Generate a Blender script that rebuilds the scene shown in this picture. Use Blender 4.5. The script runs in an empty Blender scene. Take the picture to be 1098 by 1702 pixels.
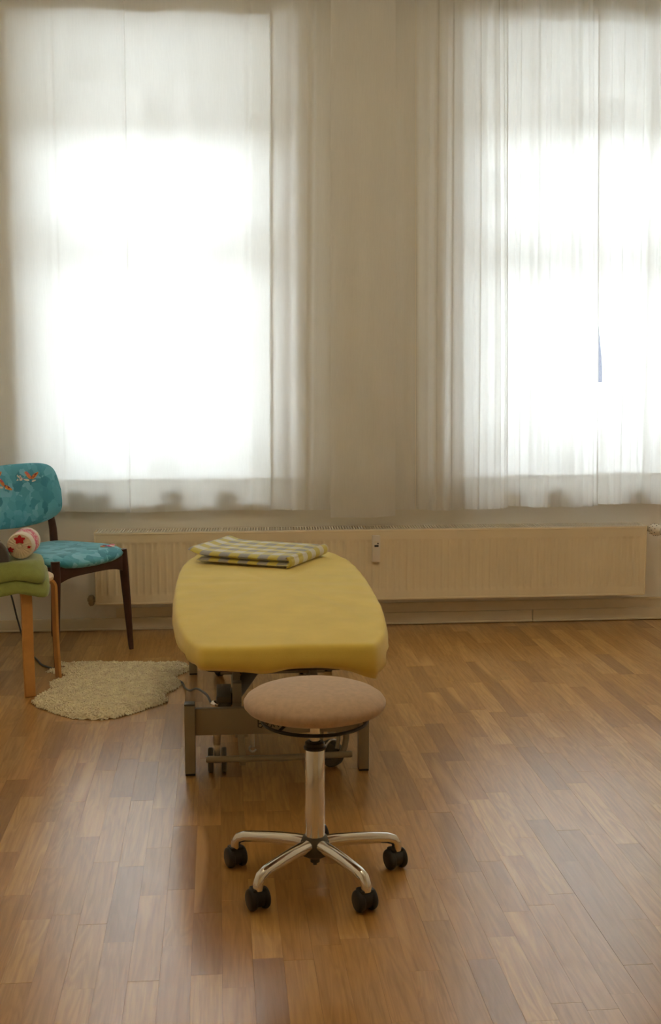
import bpy, bmesh, math, random
from math import sin, cos, pi, radians as R, atan2, sqrt, exp, floor
from mathutils import Vector as V, Matrix as M, noise

random.seed(7)
S = bpy.context.scene
COL = S.collection

# ------------------------------------------------------------------ camera
CAM_H = 1.30
cd = bpy.data.cameras.new('camera')
cam = bpy.data.objects.new('camera', cd)
COL.objects.link(cam)
cam.location = (0, 0, CAM_H)
cam.rotation_euler = (R(90 - 7.2), 0, R(-5.38))
cd.sensor_fit = 'VERTICAL'
cd.sensor_height = 36.0
cd.lens = 36.0 * 1990 / 1702
cd.clip_start = 0.05
cd.clip_end = 200
S.camera = cam

# ------------------------------------------------------------------ sky (overcast) and exposure
W = bpy.data.worlds.new('overcast_sky')
S.world = W
W.use_nodes = True
bg = W.node_tree.nodes['Background']
bg.inputs['Color'].default_value = (0.90, 0.965, 1.04, 1)
# standard overcast sky: luminance = zenith * (1 + 2 sin(elevation)) / 3, same all the way round
SKY = 50.0
_tc = W.node_tree.nodes.new('ShaderNodeTexCoord')
_sx = W.node_tree.nodes.new('ShaderNodeSeparateXYZ')
_mx = W.node_tree.nodes.new('ShaderNodeMath'); _mx.operation = 'MAXIMUM'; _mx.inputs[1].default_value = 0.0
_ma = W.node_tree.nodes.new('ShaderNodeMath'); _ma.operation = 'MULTIPLY_ADD'
_ma.inputs[1].default_value = SKY * 2 / 3; _ma.inputs[2].default_value = SKY / 3
W.node_tree.links.new(_tc.outputs['Generated'], _sx.inputs[0])
W.node_tree.links.new(_sx.outputs[2], _mx.inputs[0])
W.node_tree.links.new(_mx.outputs[0], _ma.inputs[0])
W.node_tree.links.new(_ma.outputs[0], bg.inputs['Strength'])
S.view_settings.view_transform = 'Standard'
S.view_settings.look = 'None'
S.view_settings.gamma = 1
S.view_settings.use_curve_mapping = False
S.view_settings.exposure = 0.13
S.cycles.max_bounces = 14
S.cycles.diffuse_bounces = 7
S.cycles.glossy_bounces = 4
S.cycles.transmission_bounces = 8
S.cycles.transparent_max_bounces = 12

# ------------------------------------------------------------------ materials
def lin(r, g, b):
    f = lambda c: ((c / 255 + 0.055) / 1.055) ** 2.4 if c > 10 else c / 255 / 12.92
    return (f(r), f(g), f(b), 1)

class NT:
    def __init__(s, name):
        s.m = bpy.data.materials.new(name)
        s.m.use_nodes = True
        s.t = s.m.node_tree
        s.b = s.t.nodes['Principled BSDF']
        s.o = s.t.nodes['Material Output']
    def n(s, typ, **kw):
        nd = s.t.nodes.new(typ)
        for k, v in kw.items():
            if k in nd.inputs:
                nd.inputs[k].default_value = v
            else:
                setattr(nd, k, v)
        return nd
    def l(s, a, b): s.t.links.new(a, b)
    def noise(s, vec, scale, detail=3, rough=0.55, dist=0.0):
        nd = s.n('ShaderNodeTexNoise')
        nd.inputs['Scale'].default_value = scale
        nd.inputs['Detail'].default_value = detail
        nd.inputs['Roughness'].default_value = rough
        nd.inputs['Distortion'].default_value = dist
        if vec is not None: s.l(vec, nd.inputs['Vector'])
        return nd.outputs['Fac']
    def mapping(s, vec, scale=(1, 1, 1), loc=(0, 0, 0)):
        nd = s.n('ShaderNodeMapping')
        nd.inputs['Scale'].default_value = scale
        nd.inputs['Location'].default_value = loc
        s.l(vec, nd.inputs['Vector'])
        return nd.outputs['Vector']
    def ramp(s, fac, stops, interp='LINEAR'):
        nd = s.n('ShaderNodeValToRGB')
        nd.color_ramp.interpolation = interp
        e = nd.color_ramp.elements
        while len(e) < len(stops): e.new(0.5)
        for i, (p, c) in enumerate(stops):
            e[i].position = p
            e[i].color = c if len(c) == 4 else (*c, 1)
        s.l(fac, nd.inputs['Fac'])
        return nd.outputs['Color']
    def mix(s, fac, a, b, blend='MIX'):
        nd = s.n('ShaderNodeMix', data_type='RGBA', blend_type=blend)
        for sock, v in ((nd.inputs[0], fac), (nd.inputs[6], a), (nd.inputs[7], b)):
            if hasattr(v, 'links') or isinstance(v, bpy.types.NodeSocket): s.l(v, sock)
            else: sock.default_value = v
        return nd.outputs[2]
    def math(s, op, a, b=0.0, c=0.0):
        nd = s.n('ShaderNodeMath', operation=op)
        for i, v in enumerate((a, b, c)):
            if isinstance(v, bpy.types.NodeSocket): s.l(v, nd.inputs[i])
            else: nd.inputs[i].default_value = v
        return nd.outputs[0]
    def bump(s, h, strength, dist=0.002):
        nd = s.n('ShaderNodeBump')
        nd.inputs['Strength'].default_value = strength
        nd.inputs['Distance'].default_value = dist
        s.l(h, nd.inputs['Height'])
        s.l(nd.outputs['Normal'], s.b.inputs['Normal'])
    def coord(s, k='Object'): return s.n('ShaderNodeTexCoord').outputs[k]
    def xyz(s, vec):
        nd = s.n('ShaderNodeSeparateXYZ')
        s.l(vec, nd.inputs[0])
        return nd.outputs

def plain(name, col, rough=0.5, metal=0.0, var=0.06, vscale=18, bump=0.0, bscale=200, sheen=0.0, spec=0.5):
    t = NT(name)
    co = t.coord()
    f = t.noise(co, vscale, 4)
    dark = tuple(c * (1 - var) for c in col[:3]) + (1,)
    lite = tuple(min(1, c * (1 + var)) for c in col[:3]) + (1,)
    t.l(t.ramp(f, [(0.3, dark), (0.7, lite)]), t.b.inputs['Base Color'])
    t.b.inputs['Roughness'].default_value = rough
    t.b.inputs['Metallic'].default_value = metal
    t.b.inputs['Specular IOR Level'].default_value = spec
    if sheen:
        t.b.inputs['Sheen Weight'].default_value = sheen
        t.b.inputs['Sheen Roughness'].default_value = 0.5
    if bump:
        t.bump(t.noise(co, bscale, 3), bump)
    return t.m

def oak(name, base_lo, base_mid, base_hi, rough=0.40):
    t = NT(name)
    info = t.n('ShaderNodeObjectInfo')
    geo = t.n('ShaderNodeNewGeometry')
    rnd = t.math('FRACT', t.math('ADD', info.outputs['Random'], geo.outputs['Random Per Island']))
    off = t.n('ShaderNodeCombineXYZ')
    t.l(t.math('MULTIPLY', rnd, 41.0), off.inputs[0])
    t.l(t.math('MULTIPLY', rnd, 97.0), off.inputs[1])
    add = t.n('ShaderNodeVectorMath', operation='ADD')
    t.l(t.coord(), add.inputs[0]); t.l(off.outputs[0], add.inputs[1])
    p = add.outputs[0]
    tone = t.ramp(rnd, [(0.0, base_lo), (0.22, base_mid), (0.62, base_mid), (0.85, base_hi), (1.0, base_lo)])
    fine = t.noise(t.mapping(p, (90, 4, 90)), 1.0, 4, 0.6)
    broad = t.noise(t.mapping(p, (22, 2.2, 22)), 1.0, 2, 0.5, 0.6)
    rings = t.math('SINE', t.math('MULTIPLY', broad, 46.0))
    rings = t.math('MULTIPLY', t.math('ADD', rings, 1.0), 0.5)
    c = t.mix(t.math('MULTIPLY', rings, 0.22), tone, (base_lo[0] * .62, base_lo[1] * .55, base_lo[2] * .45, 1))
    c = t.mix(t.ramp(fine, [(0.45, (0, 0, 0)), (0.75, (.4, .4, .4))]), c, (base_lo[0] * .55, base_lo[1] * .48, base_lo[2] * .4, 1))
    sap = t.noise(t.mapping(p, (9, .9, 9)), 1.0, 1)
    c = t.mix(t.ramp(sap, [(0.66, (0, 0, 0)), (0.74, (.5, .5, .5))]), c, (base_hi[0] * 1.25, base_hi[1] * 1.3, base_hi[2] * 1.5, 1))
    t.l(c, t.b.inputs['Base Color'])
    rr = t.math('ADD', t.math('MULTIPLY', fine, 0.10), rough - 0.05)
    t.l(rr, t.b.inputs['Roughness'])
    t.b.inputs['Specular IOR Level'].default_value = 0.3
    t.b.inputs['Coat Weight'].default_value = 1.0
    t.b.inputs['Coat Roughness'].default_value = 0.20
    t.b.inputs['Coat IOR'].default_value = 1.85
    t.bump(broad, 0.03, 0.0004)
    return t.m

m_oak = oak('oak_parquet', (.39, .190, .046, 1), (.56, .288, .072, 1), (.72, .415, .125, 1))
m_subfloor = plain('dark_floor_joint', (.10, .05, .02), 0.8)
m_wall = plain('cream_white_wall_paint', (.92, .885, .80), 0.75, var=.02, vscale=3, bump=.05, bscale=160)
m_wallwarm = plain('warm_ochre_wall_paint', (.88, .74, .47), 0.8, var=.03, vscale=3)
m_ceil = plain('white_ceiling_paint', (.91, .865, .76), 0.8, var=.02, vscale=3)
m_woodwork = plain('ivory_gloss_woodwork', (.84, .75, .57), 0.35, var=.03, vscale=9)
m_winframe = plain('white_window_paint', (.85, .86, .86), 0.4, var=.02)
m_rad = plain('ivory_radiator_enamel', (.90, .79, .57), 0.35, var=.03, vscale=6)
m_radtop = plain('pale_radiator_grille', (.85, .79, .66), 0.35, var=.03, vscale=6)
m_brass = plain('dull_nickel_valve', (.45, .40, .30), 0.35, 1.0, var=.15)
m_whiteplastic = plain('white_plastic', (.86, .80, .70), 0.4, var=.02)
m_darkplastic = plain('dark_display', (.03, .025, .025), 0.3)
m_black = plain('black_rubber', (.012, .012, .012), 0.42, var=.2)
m_chrome = plain('polished_aluminium', (.80, .78, .74), 0.13, 1.0, var=.03)
m_steel = plain('grey_beige_powder_coat', (.33, .28, .19), 0.42, var=.05, vscale=12)
m_motor = plain('dark_grey_motor_casing', (.12, .11, .085), 0.5, var=.1)
m_zinc = plain('zinc_metal', (.55, .52, .46), 0.3, 1.0, var=.1)
m_cable = plain('grey_cable_sheath', (.07, .075, .08), 0.45)
m_beige = plain('beige_woven_upholstery', (.56, .39, .255), 0.85, var=.10, vscale=60, bump=.25, bscale=700, sheen=.35)
m_yellow = plain('yellow_terry_cover', (.80, .60, .11), 0.9, var=.05, vscale=9, bump=.30, bscale=520, sheen=.35)
m_padding = plain('dark_vinyl_pad', (.06, .05, .05), 0.6)
m_walnut = plain('dark_walnut', (.062, .022, .014), 0.42, var=.25, vscale=14)
m_birch = plain('bent_birch_plywood', (.62, .30, .085), 0.42, var=.10, vscale=20)
m_birchtop = plain('pale_birch_top', (.66, .44, .22), 0.45, var=.07, vscale=20)
m_green = plain('olive_green_fleece', (.27, .31, .075), 0.95, var=.10, vscale=30, bump=.4, bscale=300, sheen=.4)
m_greyfab = plain('taupe_grey_fabric', (.075, .063, .056), 0.9, var=.10, vscale=40, bump=.2, bscale=500, sheen=.5)
m_wool = plain('cream_sheep_wool', (.93, .80, .56), 0.95, var=.16, vscale=30, bump=.35, bscale=260, sheen=.3)
m_pave = plain('pale_pavement', (.25, .25, .25), 0.9, var=.06)
m_meter = plain('grey_lilac_enamel', (.30, .29, .36), 0.4)

def curtain_mat():
    t = NT('sheer_white_curtain')
    t.t.nodes.remove(t.b)
    co = t.coord()
    weave = t.noise(t.mapping(co, (260, 260, 14)), 1.0, 2)
    colr = t.ramp(weave, [(0.3, (.885, .88, .86)), (0.7, (.915, .91, .89))])
    d = t.n('ShaderNodeBsdfDiffuse'); t.l(colr, d.inputs['Color'])
    tr = t.n('ShaderNodeBsdfTranslucent'); t.l(colr, tr.inputs['Color'])
    tp = t.n('ShaderNodeBsdfTransparent'); tp.inputs['Color'].default_value = (1, 1, 1, 1)
    a = t.n('ShaderNodeMixShader'); a.inputs[0].default_value = 0.60
    t.l(d.outputs[0], a.inputs[1]); t.l(tr.outputs[0], a.inputs[2])
    b = t.n('ShaderNodeMixShader'); b.inputs[0].default_value = 0.020
    t.l(a.outputs[0], b.inputs[1]); t.l(tp.outputs[0], b.inputs[2])
    t.l(b.outputs[0], t.o.inputs['Surface'])
    return t.m
m_curtain = curtain_mat()

def glass_mat():
    t = NT('thin_window_glass')
    t.t.nodes.remove(t.b)
    tp = t.n('ShaderNodeBsdfTransparent'); tp.inputs['Color'].default_value = (.95, .97, .96, 1)
    gl = t.n('ShaderNodeBsdfGlossy'); gl.inputs['Roughness'].default_value = 0.02
    fr = t.n('ShaderNodeFresnel'); fr.inputs['IOR'].default_value = 1.45
    a = t.n('ShaderNodeMixShader')
    t.l(fr.outputs[0], a.inputs[0]); t.l(tp.outputs[0], a.inputs[1]); t.l(gl.outputs[0], a.inputs[2])
    t.l(a.outputs[0], t.o.inputs['Surface'])
    return t.m
m_glass = glass_mat()

def teal_mat():
    t = NT('teal_leaf_print_fabric')
    co = t.coord()
    warp = t.n('ShaderNodeVectorMath', operation='ADD')
    nn = t.n('ShaderNodeTexNoise'); nn.inputs['Scale'].default_value = 9
    t.l(co, nn.inputs['Vector'])
    sc = t.n('ShaderNodeVectorMath', operation='SCALE'); sc.inputs['Scale'].default_value = 0.05
    t.l(nn.outputs['Color'], sc.inputs[0])
    t.l(co, warp.inputs[0]); t.l(sc.outputs[0], warp.inputs[1])
    vo = t.n('ShaderNodeTexVoronoi', distance='MANHATTAN'); vo.inputs['Scale'].default_value = 26
    t.l(warp.outputs[0], vo.inputs['Vector'])
    x = t.xyz(vo.outputs['Color'])[0]
    c = t.ramp(x, [(0.0, lin(40, 128, 146)), (0.35, lin(72, 156, 174)), (0.6, lin(96, 176, 192)), (1.0, lin(124, 190, 206))])
    big = t.noise(co, 7, 2)
    c = t.mix(t.ramp(big, [(.4, (0, 0, 0)), (.7, (.55, .55, .55))]), c, lin(74, 166, 188))
    t.l(c, t.b.inputs['Base Color'])
    t.b.inputs['Roughness'].default_value = 0.75
    t.b.inputs['Sheen Weight'].default_value = 0.25
    t.bump(t.noise(co, 420, 2), 0.15)
    return t.m
m_teal = teal_mat()

def check_mat():
    t = NT('yellow_grey_checked_blanket')
    co = t.coord()
    x, y, z = t.xyz(co)
    cell = 0.042
    sx = t.math('GREATER_THAN', t.math('FRACT', t.math('DIVIDE', t.math('ADD', x, 2.1), 2 * cell)), 0.5)
    sy = t.math('GREATER_THAN', t.math('FRACT', t.math('DIVIDE', t.math('ADD', y, 2.1), 2 * cell)), 0.5)
    yel, gry, wht = lin(206, 190, 74), lin(152, 150, 150), lin(226, 224, 214)
    c = t.mix(sx, t.mix(sy, yel, wht), t.mix(sy, gry, lin(214, 206, 140)))
    c = t.mix(t.math('MULTIPLY', t.noise(co, 60, 3), .25), c, lin(190, 186, 150))
    t.l(c, t.b.inputs['Base Color'])
    t.b.inputs['Roughness'].default_value = 0.9
    t.b.inputs['Sheen Weight'].default_value = 0.4
    t.bump(t.noise(co, 500, 2), 0.3)
    return t.m
m_check = check_mat()

def roll_mat():
    # towel roll: off white with pink lettering-like bands on the side (local z is the axis)
    t = NT('white_cloth_with_pink_pattern')
    co = t.coord()
    x, y, z = t.xyz(co)
    inband = t.math('MULTIPLY', t.math('GREATER_THAN', z, -0.125), t.math('LESS_THAN', z, -0.045))
    mot = t.noise(t.mapping(co, (60, 60, 110)), 1.0, 3, 0.6, 1.2)
    mk = t.math('MULTIPLY', inband, t.math('GREATER_THAN', mot, 0.47))
    c = t.mix(mk, lin(226, 216, 200), lin(214, 92, 122))
    t.l(c, t.b.inputs['Base Color'])
    t.b.inputs['Roughness'].default_value = 0.9
    t.bump(t.noise(co, 300, 2), 0.3)
    return t.m
m_roll = roll_mat()
m_rollend = plain('cream_gathered_cloth', lin(224, 208, 178), 0.9, var=.08, vscale=30)
m_red = plain('red_flower_print', lin(184, 34, 38), 0.9, var=.25, vscale=220)
m_pink = plain('pink_bird_print', lin(204, 84, 116), 0.8, var=.3, vscale=300)
m_plum = plain('plum_bird_print', lin(120, 36, 62), 0.8, var=.3, vscale=300)
m_orange = plain('orange_bird_print', lin(222, 138, 60), 0.8, var=.2, vscale=300)
m_cream = plain('cream_bird_print', lin(226, 210, 190), 0.8, var=.1, vscale=300)
m_ink = plain('dark_printed_lettering', (.02, .015, .012), 0.5)

# ------------------------------------------------------------------ mesh helpers
def wm(o):
    m = M.Identity(4)
    while o:
        m = o.matrix_basis @ m
        o = o.parent
    return m

class MB:
    def __init__(s): s.bm = bmesh.new()
    def _add(s, verts, faces):
        vs = [s.bm.verts.new(v) for v in verts]
        out = []
        for f in faces:
            try: out.append(s.bm.faces.new([vs[i] for i in f]))
            except ValueError: pass
        return vs, out
    def box(s, c, size, rot=None, bevel=0.0, seg=2):
        hx, hy, hz = size[0] / 2, size[1] / 2, size[2] / 2
        pts = [V((x, y, z)) for x in (-hx, hx) for y in (-hy, hy) for z in (-hz, hz)]
        if rot is not None: pts = [rot @ p for p in pts]
        pts = [p + V(c) for p in pts]
        vs, fs = s._add(pts, [(0, 1, 3, 2), (4, 6, 7, 5), (0, 4, 5, 1), (2, 3, 7, 6), (0, 2, 6, 4), (1, 5, 7, 3)])
        if bevel:
            es = list({e for f in fs for e in f.edges})
            bmesh.ops.bevel(s.bm, geom=es, offset=bevel, segments=seg, profile=0.5, affect='EDGES')
        return s
    def bb(s, x0, x1, y0, y1, z0, z1, bevel=0.0, seg=2):
        return s.box(((x0 + x1) / 2, (y0 + y1) / 2, (z0 + z1) / 2), (x1 - x0, y1 - y0, z1 - z0), None, bevel, seg)
    def bar(s, p0, p1, w, h, up=(0, 0, 1), bevel=0.0, w1=None, h1=None):
        p0, p1 = V(p0), V(p1)
        d = (p1 - p0).normalized()
        u = V(up)
        if abs(d.dot(u)) > .98: u = V((0, 1, 0))
        sx = d.cross(u).normalized(); uz = sx.cross(d)
        w1 = w if w1 is None else w1; h1 = h if h1 is None else h1
        pts = []
        for p, ww, hh in ((p0, w, h), (p1, w1, h1)):
            for a, b in ((-1, -1), (1, -1), (1, 1), (-1, 1)):
                pts.append(p + sx * ww / 2 * a + uz * hh / 2 * b)
        vs, fs = s._add(pts, [(3, 2, 1, 0), (4, 5, 6, 7), (0, 1, 5, 4), (1, 2, 6, 5), (2, 3, 7, 6), (3, 0, 4, 7)])
        if bevel:
            bmesh.ops.bevel(s.bm, geom=list({e for f in fs for e in f.edges}), offset=bevel, segments=2, profile=.5, affect='EDGES')
        return s
    def tube(s, path, r, seg=10, closed=False, flat=None):
        path = [V(p) for p in path]
        n = len(path)
        rs = r if isinstance(r, (list, tuple)) else [r] * n
        rings = []
        prev = None
        for i, p in enumerate(path):
            a = path[(i - 1) % n] if (closed or i > 0) else p
            b = path[(i + 1) % n] if (closed or i < n - 1) else p
            d = (b - a).normalized()
            if prev is None:
                u = V((0, 0, 1)) if abs(d.z) < .9 else V((1, 0, 0))
            else: u = prev
            sx = d.cross(u).normalized(); uz = sx.cross(d).normalized()
            prev = uz
            fx, fz = (1, 1) if flat is None else flat
            rings.append([s.bm.verts.new(p + (sx * cos(2 * pi * k / seg) * fx + uz * sin(2 * pi * k / seg) * fz) * rs[i]) for k in range(seg)])
        m = n if closed else n - 1
        for i in range(m):
            A, B = rings[i], rings[(i + 1) % n]
            for k in range(seg):
                s.bm.faces.new((A[k], A[(k + 1) % seg], B[(k + 1) % seg], B[k]))
        if not closed:
            s.bm.faces.new(list(reversed(rings[0]))); s.bm.faces.new(rings[-1])
        return s
    def lathe(s, prof, seg=32, mat=None):
        rings = []
        for r, z in prof:
            if r < 1e-6: rings.append([s.bm.verts.new((0, 0, z))])
            else: rings.append([s.bm.verts.new((r * cos(2 * pi * k / seg), r * sin(2 * pi * k / seg), z)) for k in range(seg)])
        for A, B in zip(rings, rings[1:]):
            for k in range(seg):
                k2 = (k + 1) % seg
                if len(A) == 1 and len(B) == 1: continue
                if len(A) == 1: s.bm.faces.new((A[0], B[k], B[k2]))
                elif len(B) == 1: s.bm.faces.new((A[k], B[0], A[k2]))
                else: s.bm.faces.new((A[k], B[k], B[k2], A[k2]))
        if mat is not None:
            for ring in rings:
                for v in ring: v.co = mat @ v.co
        return s
    def grid(s, nu, nv, fn, closeu=False):
        vs = [[s.bm.verts.new(fn(i / (nu if closeu else nu - 1), j / (nv - 1))) for i in range(nu)] for j in range(nv)]
        for j in range(nv - 1):
            for i in range(nu if closeu else nu - 1):
                i2 = (i + 1) % nu
                s.bm.faces.new((vs[j][i], vs[j][i2], vs[j + 1][i2], vs[j + 1][i]))
        return vs
    def prism(s, pts, a, b, fn=None, bevel=0.0):
        """polygon pts (u,v), from a to b along w; fn maps (u,v,w) to a point"""
        fn = fn or (lambda u, v, w: V((u, v, w)))
        A = [s.bm.verts.new(fn(u, v, a)) for u, v in pts]
        B = [s.bm.verts.new(fn(u, v, b)) for u, v in pts]
        fs = [s.bm.faces.new(list(reversed(A))), s.bm.faces.new(B)]
        n = len(pts)
        for i in range(n): fs.append(s.bm.faces.new((A[i], A[(i + 1) % n], B[(i + 1) % n], B[i])))
        if bevel:
            es = [e for e in fs[0].edges] + [e for e in fs[1].edges]
            bmesh.ops.bevel(s.bm, geom=es, offset=bevel, segments=2, profile=.5, affect='EDGES')
        return s
    def build(s, name, mat, parent=None, smooth=True, world=True, angle=38, fix=True):
        if fix: bmesh.ops.recalc_face_normals(s.bm, faces=s.bm.faces)
        if parent is not None and world:
            s.bm.transform(wm(parent).inverted())
        me = bpy.data.meshes.new(name)
        s.bm.to_mesh(me); s.bm.free()
        me.materials.append(mat)
        if smooth:
            for p in me.polygons: p.use_smooth = True
            me.set_sharp_from_angle(angle=R(angle))
        o = bpy.data.objects.new(name, me)
        COL.objects.link(o)
        if parent is not None: o.parent = parent
        return o

def subd(o, n=2):
    md = o.modifiers.new('smooth', 'SUBSURF'); md.levels = n; md.render_levels = n
    return o

def thing(name, label, cat, loc=(0, 0, 0), rz=0.0, group=None):
    o = bpy.data.objects.new(name, None)
    o.empty_display_size = 0.05
    COL.objects.link(o)
    o.location = loc; o.rotation_euler = (0, 0, rz)
    o['label'] = label; o['category'] = cat
    if group: o['group'] = group
    return o

def tag(o, label, cat, group=None):
    o['label'] = label; o['category'] = cat
    if group: o['group'] = group
    return o

def struct(o, label=None, cat='setting'):
    o['kind'] = 'structure'
    if label: o['label'] = label
    o['category'] = cat
    return o

# ------------------------------------------------------------------ room shell
XL, XR, YB, YF, ZC = -1.40, 2.70, -1.15, 5.79, 3.10
WT = 0.58
OPEN = [(-0.895, 0.310, 0.608, 2.840), (1.155, 2.365, 0.608, 2.870)]

mb = MB(); mb.bb(XL - .2, XR + .2, YB - .2, YF + .02, -0.12, -0.0035)
floor_o = struct(mb.build('floor', m_subfloor, smooth=False), 'warm oak strip parquet floor with a satin sheen', 'floor')

mb = MB()
xs = [XL - .2, OPEN[0][0], OPEN[0][1], OPEN[1][0], OPEN[1][1], XR + .2]
for i in (0, 2, 4): mb.bb(xs[i], xs[i + 1], YF, YF + WT, -0.12, ZC + .1)
for (a, b, z0, z1) in OPEN:
    mb.bb(a, b, YF, YF + WT, -0.12, z0); mb.bb(a, b, YF, YF + WT, z1, ZC + .1)
wall_back = struct(mb.build('wall_back', m_wall, smooth=False), 'cream white wall with two deep window openings behind the curtains', 'wall')
mb = MB(); mb.bb(XL - .2, XL, YB, YF, 0, ZC); struct(mb.build('wall_left', m_wall, smooth=False), 'cream wall on the left side of the room', 'wall')
mb = MB(); mb.bb(XR, XR + .2, YB, YF, 0, ZC); struct(mb.build('wall_right', m_wall, smooth=False), 'cream wall on the right side of the room', 'wall')
mb = MB(); mb.bb(XL - .2, XR + .2, YB - .2, YB, 0, ZC); struct(mb.build('wall_front', m_wallwarm, smooth=False), 'ochre wall opposite the windows', 'wall')
mb = MB(); mb.bb(XL - .2, XR + .2, YB - .2, YF, ZC, ZC + .1); struct(mb.build('ceiling', m_ceil, smooth=False), 'plain white ceiling', 'ceiling')

# baseboards
bb_ = MB(); bb_.bb(XL, 1.560, 5.771, 5.789, 0.002, 0.060, .004)
base = struct(bb_.build('baseboard_back', m_woodwork), 'ivory skirting board under the radiator, in two lengths', 'baseboard')
mb = MB(); mb.bb(1.563, XR, 5.771, 5.789, 0.002, 0.062, .004); mb.build('board_length', m_woodwork, base)
mb = MB(); mb.bb(XL, 1.56, 5.766, 5.773, 0.002, 0.012, .003); mb.bb(1.563, XR, 5.766, 5.773, 0.002, .012, .003); mb.build('shoe_moulding', m_woodwork, base)
mb = MB(); mb.bb(-0.50, XR, 5.781, 5.7895, 0.060, 0.108, .002); mb.bb(2.03, XR, 5.774, 5.7895, 0.104, 0.114, .003)
struct(mb.build('trim_1', m_woodwork), 'ivory cap board above the skirting, behind the radiator', 'trim')
mb = MB(); mb.bb(XL, XL + .018, YB, 5.77, 0, 0.06, .004); struct(mb.build('baseboard_left', m_woodwork), 'skirting along the left wall', 'baseboard')
mb = MB(); mb.bb(XR - .018, XR, YB, 5.77, 0, 0.06, .004); struct(mb.build('baseboard_right', m_woodwork), 'skirting along the right wall', 'baseboard')

# windows
GL = [((-0.729, -0.354), (-0.200, 0.159), 2.671, 2.266, 2.080), ((1.377, 1.727), (1.895, 2.258), 2.726, 2.271, 2.085)]
for wi, ((a, b, z0, z1), (g1, g2, gt, tr1, tr0)) in enumerate(zip(OPEN, GL)):
    y0, y1 = 6.20, 6.275
    gb = 0.715
    mb = MB()
    mb.bb(a, g1[0] - .055, y0, y1, z0, z1); mb.bb(g2[1] + .055, b, y0, y1, z0, z1)
    mb.bb(g1[0] - .055, g2[1] + .055, y0, y1, gt + .06, z1); mb.bb(g1[0] - .055, g2[1] + .055, y0, y1, z0, gb - .06)
    win = struct(mb.build('window_%d' % (wi + 1), m_winframe, smooth=False), 'white four-light window frame behind the %s curtains' % ('left' if wi == 0 else 'right'), 'window')
    cm = (g1[1] + g2[0]) / 2
    mb = MB(); mb.bb(cm - .026, cm + .026, y0 - .012, y1, gb - .06, gt + .06, .004); mb.build('mullion', m_winframe, win)
    tm = (tr0 + tr1) / 2
    for (p, q) in ((g1[0] - .055, cm - .026), (cm + .026, g2[1] + .055)):
        mb = MB(); mb.bb(p, q, y0 - .010, y1, tm - .034, tm + .034, .004); mb.build('transom', m_winframe, win)
    for gi, (p, q) in enumerate((g1, g2)):
        lo = g1[0] - .055 if gi == 0 else cm + .026
        hi = cm - .026 if gi == 0 else g2[1] + .055
        for (u0, u1, v0, v1) in ((gb, tr0, gb - .06, tm - .034), (tr1, gt, tm + .034, gt + .06)):
            mb = MB()
            mb.bb(lo, p, y0 + .01, y1 - .005, v0, v1); mb.bb(q, hi, y0 + .01, y1 - .005, v0, v1)
            mb.bb(p, q, y0 + .01, y1 - .005, v0, u0); mb.bb(p, q, y0 + .01, y1 - .005, u1, v1)
            sash = mb.build('sash', m_winframe, win, smooth=False)
            mb = MB(); mb.bb(p, q, y0 + .040, y0 + .044, u0, u1); mb.build('pane', m_glass, sash, smooth=False)
        hx = cm + (-.055 if gi == 0 else .055)
        mb = MB(); mb.tube([(hx, y0 + .01, 1.42), (hx, y0 - .03, 1.42)], .006, 8); mb.tube([(hx, y0 - .03, 1.43), (hx, y0 - .034, 1.32)], [.007, .005], 8)
        mb.build('window_handle', m_zinc, win)
    mb = MB(); mb.bb(a - .05, b + .05, 5.752, y0, z0 - .012, z0 + .016, .006); mb.build('window_sill', m_winframe, win)

# small planters on the sills, close behind the curtains
m_pot = plain('grey_brown_clay', (.16, .13, .10), 0.8, var=.15)
POTS = [(-.66, .058, 'grey brown clay pot at the left end of the left window sill'), (-.555, .050, 'clay pot beside the pot at the left end of the left sill'),
        (-.205, .050, 'clay pot alone near the middle of the left window sill'), (.035, .052, 'clay pot on the right part of the left window sill'),
        (1.188, .046, 'clay pot at the left end of the right window sill'), (1.452, .036, 'small narrow clay pot left of the middle of the right sill'),
        (1.655, .072, 'wide clay pot near the middle of the right window sill'), (2.065, .064, 'clay pot at the right end of the right window sill')]
for (px, pr_, lab) in POTS:
    t = thing('plant_pot', lab, 'plant pot', (px, 5.752 + pr_ * 1.02 + .002, .624), 0, 'clay pots on the window sills')
    mb = MB(); mb.lathe([(0, 0), (pr_ * .78, 0), (pr_ * .93, .052), (pr_, .053), (pr_ * 1.02, .070), (pr_ * .93, .071), (pr_ * .88, .056), (0, .056)], 28); mb.build('pot', m_pot, t, world=False)
    mb = MB(); mb.lathe([(0, .055), (pr_ * .86, .055), (pr_ * .8, .062), (pr_ * .3, .068), (0, .070)], 20); mb.build('soil', m_padding, t, world=False)

# street outside
mb = MB(); mb.bb(-60, 60, YF + WT + .02, 110, -0.7, -0.35)
struct(mb.build('pavement', m_pave, smooth=False), 'pale paved street outside the windows', 'street')
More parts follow.
